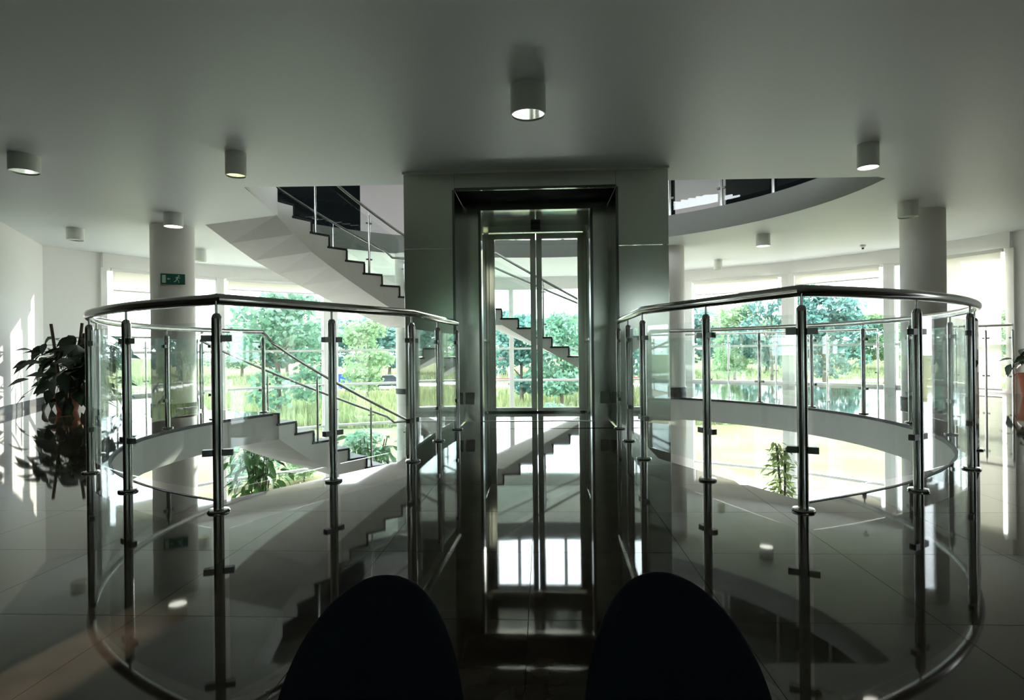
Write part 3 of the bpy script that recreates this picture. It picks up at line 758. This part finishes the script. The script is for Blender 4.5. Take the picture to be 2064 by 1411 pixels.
def upper_window(pa, pb):
    WN[0] += 1
    a, b = aw(pa), aw(pb); p, q = Vector(pc(a, 8.4)), Vector(pc(b, 8.4)); mid = (p+q)/2; d = q-p; L = d.length
    t = thing('window_%d' % WN[0], 'upper floor window seen only through the lift', None, (mid.x, mid.y, STOREY), kind='structure', rz=math.atan2(d.y, d.x))
    f = MB()
    for x in (-L/2+.04, 0, L/2-.04): f.box((x, 0, CEIL/2), (0.08, 0.1, CEIL))
    for z in (0.03, 0.8, CEIL-0.03): f.box((0, 0, z), (L, 0.1, 0.06))
    f.build('frame', 'frame', t, loc=(0,0,0)); g = MB(); g.box((0, 0, CEIL/2), (L-.1, 0.012, CEIL-.1)); g.build('pane', 'pane', t, loc=(0,0,0))
upper_window(995, 1090); upper_window(1090, 1185)

# ------------------------------------------------------------------ outside
GZ = -3.06
s = MB(); s.add([(-260, -120, GZ), (260, -120, GZ), (260, 420, GZ), (-260, 420, GZ)], [(0,1,2,3)])
s.prism([(-260,-120),(260,-120),(260,420),(-260,420)], GZ-0.5, GZ-0.01)
tag(s.build('lawn', 'lawn'), kind='structure', label='sunlit mown lawn outside the windows')
s = MB(); s.strip(arc(0, 180, RF+1.9, n=40), [GZ]*41, [GZ+0.03]*41, 3.2); tag(s.build('bounce_ring', 'path'), kind='structure', label='added pale ground ring around the building that bounces light indoors')  # added wide bright ring, throws sunlight up to the ceiling by the windows
s = MB(); s.strip([(-90, 58), (-20, 62), (20, 66), (90, 62)], [GZ]*4, [GZ+0.05]*4, 5.0); tag(s.build('road', 'path'), kind='structure', label='pale road across the meadow')
def meadow():
    rnd = random.Random(3); s = MB()
    for i in range(26000):
        y = 30+rnd.random()**1.3*24 if rnd.random() < .8 else 70+rnd.random()*25; x = rnd.uniform(-1, 1)*(y*0.9)
        h = rnd.uniform(0.35, 1.0); wd = rnd.uniform(0.05, 0.12); a = rnd.uniform(0, PI); dx, dy = math.cos(a)*wd, math.sin(a)*wd; lx, ly = rnd.uniform(-.25, .25), rnd.uniform(-.25, .25)
        s.add([(x-dx, y-dy, GZ), (x+dx, y+dy, GZ), (x+lx, y+ly, GZ+h)], [(0,1,2)])
    me = bpy.data.meshes.new('meadow_grass'); me.from_pydata(s.v, [], s.f); me.materials.append(M['meadow'])
    tag(link('meadow_grass', me), 'tall pale meadow grass between lawn and trees', 'grass', kind='stuff')
meadow()
def crown_mesh(seed, m, n=2600, ls=0.5, shape=1.0):
    rnd = random.Random(seed); s = MB(); bl = []
    for i in range(16):
        a = rnd.uniform(0, 2*PI); zz = rnd.uniform(0.22, 0.92); q = rnd.uniform(0, 0.30)*(1.15-abs(zz-0.5))*shape
        bl.append((math.cos(a)*q, math.sin(a)*q, zz, rnd.uniform(0.11, 0.20)))
    for i in range(n):
        b = rnd.choice(bl); v = Vector((rnd.gauss(0,1), rnd.gauss(0,1), rnd.gauss(0,1))).normalized()*b[3]*rnd.uniform(0.55, 1.05)
        c = Vector((b[0]+v.x, b[1]+v.y, b[2]+v.z*0.8)); sz = ls*0.032*rnd.uniform(0.6, 1.4)
        u = Vector((rnd.gauss(0,1), rnd.gauss(0,1), rnd.gauss(0,1))).normalized(); w_ = u.orthogonal().normalized()
        s.add([c-u*sz, c+w_*sz*0.7, c+u*sz, c-w_*sz*0.7], [(0,1,2,3)])
    me = bpy.data.meshes.new('crown'); me.from_pydata(s.v, [], s.f); me.materials.append(M[m]); return me
def trunk_mesh(seed):
    rnd = random.Random(seed); s = MB(); s.tube([(0,0,0), (0.005,0,0.15), (0,0.01,0.4), (0.01,0,0.75)], 0.02, 8, rs=[0.022,0.017,0.012,0.004])
    for i in range(5):
        a = rnd.uniform(0, 2*PI); z = rnd.uniform(0.18, 0.5); s.tube([(0,0,z), (math.cos(a)*.1, math.sin(a)*.1, z+.12), (math.cos(a)*.2, math.sin(a)*.2, z+.28)], 0.006, 5, rs=[.008,.005,.002])
    return s.mesh('trunk', 'bark', 50)
CR = [crown_mesh(1, 'tree_leaf', 4200, 0.62), crown_mesh(2, 'tree_leaf_b', 3000, 0.75), crown_mesh(3, 'tree_leaf_c', 3000, 0.75), crown_mesh(4, 'tree_leaf_b', 2600, 0.85, 1.3), crown_mesh(5, 'tree_leaf', 2600, 0.8, 1.25)]
TR = [trunk_mesh(k) for k in range(5)]
def tree(x, y, h, wd, k, label, group=None, rz=0):
    t = thing('tree', label, 'tree', (x, y, GZ), group)
    for nm, me in (('crown', CR[k]), ('trunk', TR[k])):
        o = link(nm, me, t, (0,0,0), rz); o.scale = (wd, wd, h)
def at_px(px, d): return (px-1032)/FPX*d
tree(at_px(560, 34), 34, 8.1, 8.0, 0, 'large light green tree left of the stair, seen through the left window')
tree(at_px(740, 46), 46, 6.2, 6.5, 2, 'mid sized tree between the stair and the lift')
tree(at_px(1660, 50), 50, 9.2, 9.0, 1, 'round dark tree right of the right corner post')
tree(at_px(1555, 58), 58, 10.6, 7.6, 3, 'tall bluish tree left of the right corner post')
tree(at_px(1480, 62), 62, 8.2, 8.0, 2, 'pale tree behind the railing right of the lift')
tree(at_px(1050, 40), 40, 6.3, 7.0, 1, 'dark green tree seen through the left lift door')
tree(at_px(1130, 38), 38, 6.1, 6.5, 4, 'green tree seen through the right lift door')
tree(at_px(1200, 44), 44, 6.6, 7.0, 2, 'light green tree at the right edge of the lift door')
rnd = random.Random(11)
for i in range(30):
    px = -100+i*75+rnd.uniform(-20, 20); d = rnd.uniform(88, 125); h = d*rnd.uniform(0.055, 0.085)+3.0
    if px < 430: continue
    tree(at_px(px, d), d, h, h*1.5, rnd.choice([1, 2, 3, 4]), 'one of the hazy trees in the far row behind the meadow', 'far row of trees', rnd.uniform(0, 6))
for i, (x, y, h) in enumerate([(-8, -13, 8), (-4, -11.5, 8.5), (-1, -14, 8), (2, -11.5, 8.5), (5, -12, 8), (8, -13, 8.5), (11.5, -14, 8)]):
    tree(x, y, h, h*0.95, [2, 0, 2, 4, 2, 0, 2][i], 'one of the trees outside behind the viewer', 'trees behind the viewer', i)
# shrubs of the near bed
def bushes():
    for i, (px, d, h) in enumerate([(500, 17.5, 1.5), (610, 18, 1.4), (720, 17, 1.5), (1020, 22, 1.5), (1110, 24, 1.6)]):
        t = thing('shrub', ['low shrub outside the window below the big tree', 'low shrub outside, second from the big tree', 'low shrub outside below the blue container', 'low shrub outside behind the left lift door', 'low shrub outside behind the right lift door'][i], 'shrub', (at_px(px, d), d, GZ), 'shrubs in the bed outside')
        o = link('foliage', CR[2 if i % 2 else 4], t, (0, 0, -0.1)); o.scale = (h*1.5, h*1.5, h*1.1)
        o = link('stem', TR[2], t, (0,0,0)); o.scale = (h, h, h)
bushes()
# blue container with white lid, dark car, red and white fence
d = 56; t = thing('skip_container', 'blue container standing by the road between stair and lift', 'container', (at_px(684, d), d, GZ+0.05))
s = MB(); s.add([(-.9,-.6,.35),(.9,-.6,.35),(1.1,-.8,1.75),(-1.1,-.8,1.75),(-.9,.6,.35),(.9,.6,.35),(1.1,.8,1.75),(-1.1,.8,1.75)], [(0,1,2,3),(5,4,7,6),(4,0,3,7),(1,5,6,2),(3,2,6,7),(4,5,1,0)]); s.build('body', 'blue_paint', t, loc=(0,0,0))
s = MB(); s.box((0,0,1.82), (2.3,1.7,.14)); s.build('lid', 'white_paint', t, loc=(0,0,0))
for sx in (-.7, .7):
    for sy in (-.45, .45):
        s = MB(); s.tube([(sx-.05,sy,.18),(sx+.05,sy,.18)], .18, 12); s.build('wheel', 'tyre', t, smooth=40, loc=(0,0,0))
def car(px, d, label):
    t = thing('car', label, 'car', (at_px(px, d), d, GZ+0.05))
    pr_ = [(-2.05,.35),(-2.1,.75),(-1.95,.95),(-1.2,1.0),(-.6,1.42),(.75,1.44),(1.35,1.02),(2.0,.92),(2.1,.55),(2.05,.35)]
    s = MB(); s.add([(x,-.82,z) for x,z in pr_]+[(x,.82,z) for x,z in pr_], [tuple(range(10)), tuple(range(19,9,-1))]+[(i,(i+1)%10,10+(i+1)%10,10+i) for i in range(10)]); bevel(s.build('body','car_paint',t,loc=(0,0,0)), .05, 2)
    for sy in (-.83,.83):
        s = MB(); s.add([(-1.0,sy,1.03),(-.5,sy,1.36),(.7,sy,1.38),(1.15,sy,1.04),(-1.0,sy*.985,1.03),(-.5,sy*.985,1.36),(.7,sy*.985,1.38),(1.15,sy*.985,1.04)], [(0,1,2,3),(7,6,5,4),(0,4,5,1),(1,5,6,2),(2,6,7,3),(3,7,4,0)]); s.build('side_window','car_glass',t,loc=(0,0,0))
        for x in (-1.3,1.3):
            s = MB(); s.tube([(x,sy*.8,.32),(x,sy*1.02,.32)], .32, 16); s.build('wheel','tyre',t,smooth=40,loc=(0,0,0))
car(780, 60, 'dark car parked on the road just left of the lift')
d = 56; t = thing('park_shelter', 'red and white open shelter beyond the meadow seen through the left lift door', 'shelter', (at_px(1036, d), d, GZ))
for k in range(6):
    for yy in (0, 1.8):
        s = MB(); s.box((-2.5+k*1.0, yy, 1.5), (.10, .10, 3.0)); s.build('post', 'white_paint', t, loc=(0,0,0))
s = MB(); s.box((0, 0.9, 3.06), (5.4, 2.2, .16)); s.build('roof', 'white_paint', t, loc=(0,0,0))
s = MB(); s.box((0, -.22, 3.06), (5.44, .05, .22)); s.build('fascia', 'red_paint', t, loc=(0,0,0))
s = MB(); s.box((0, -.06, 1.1), (5.2, .06, .24)); s.build('rail', 'red_paint', t, loc=(0,0,0))
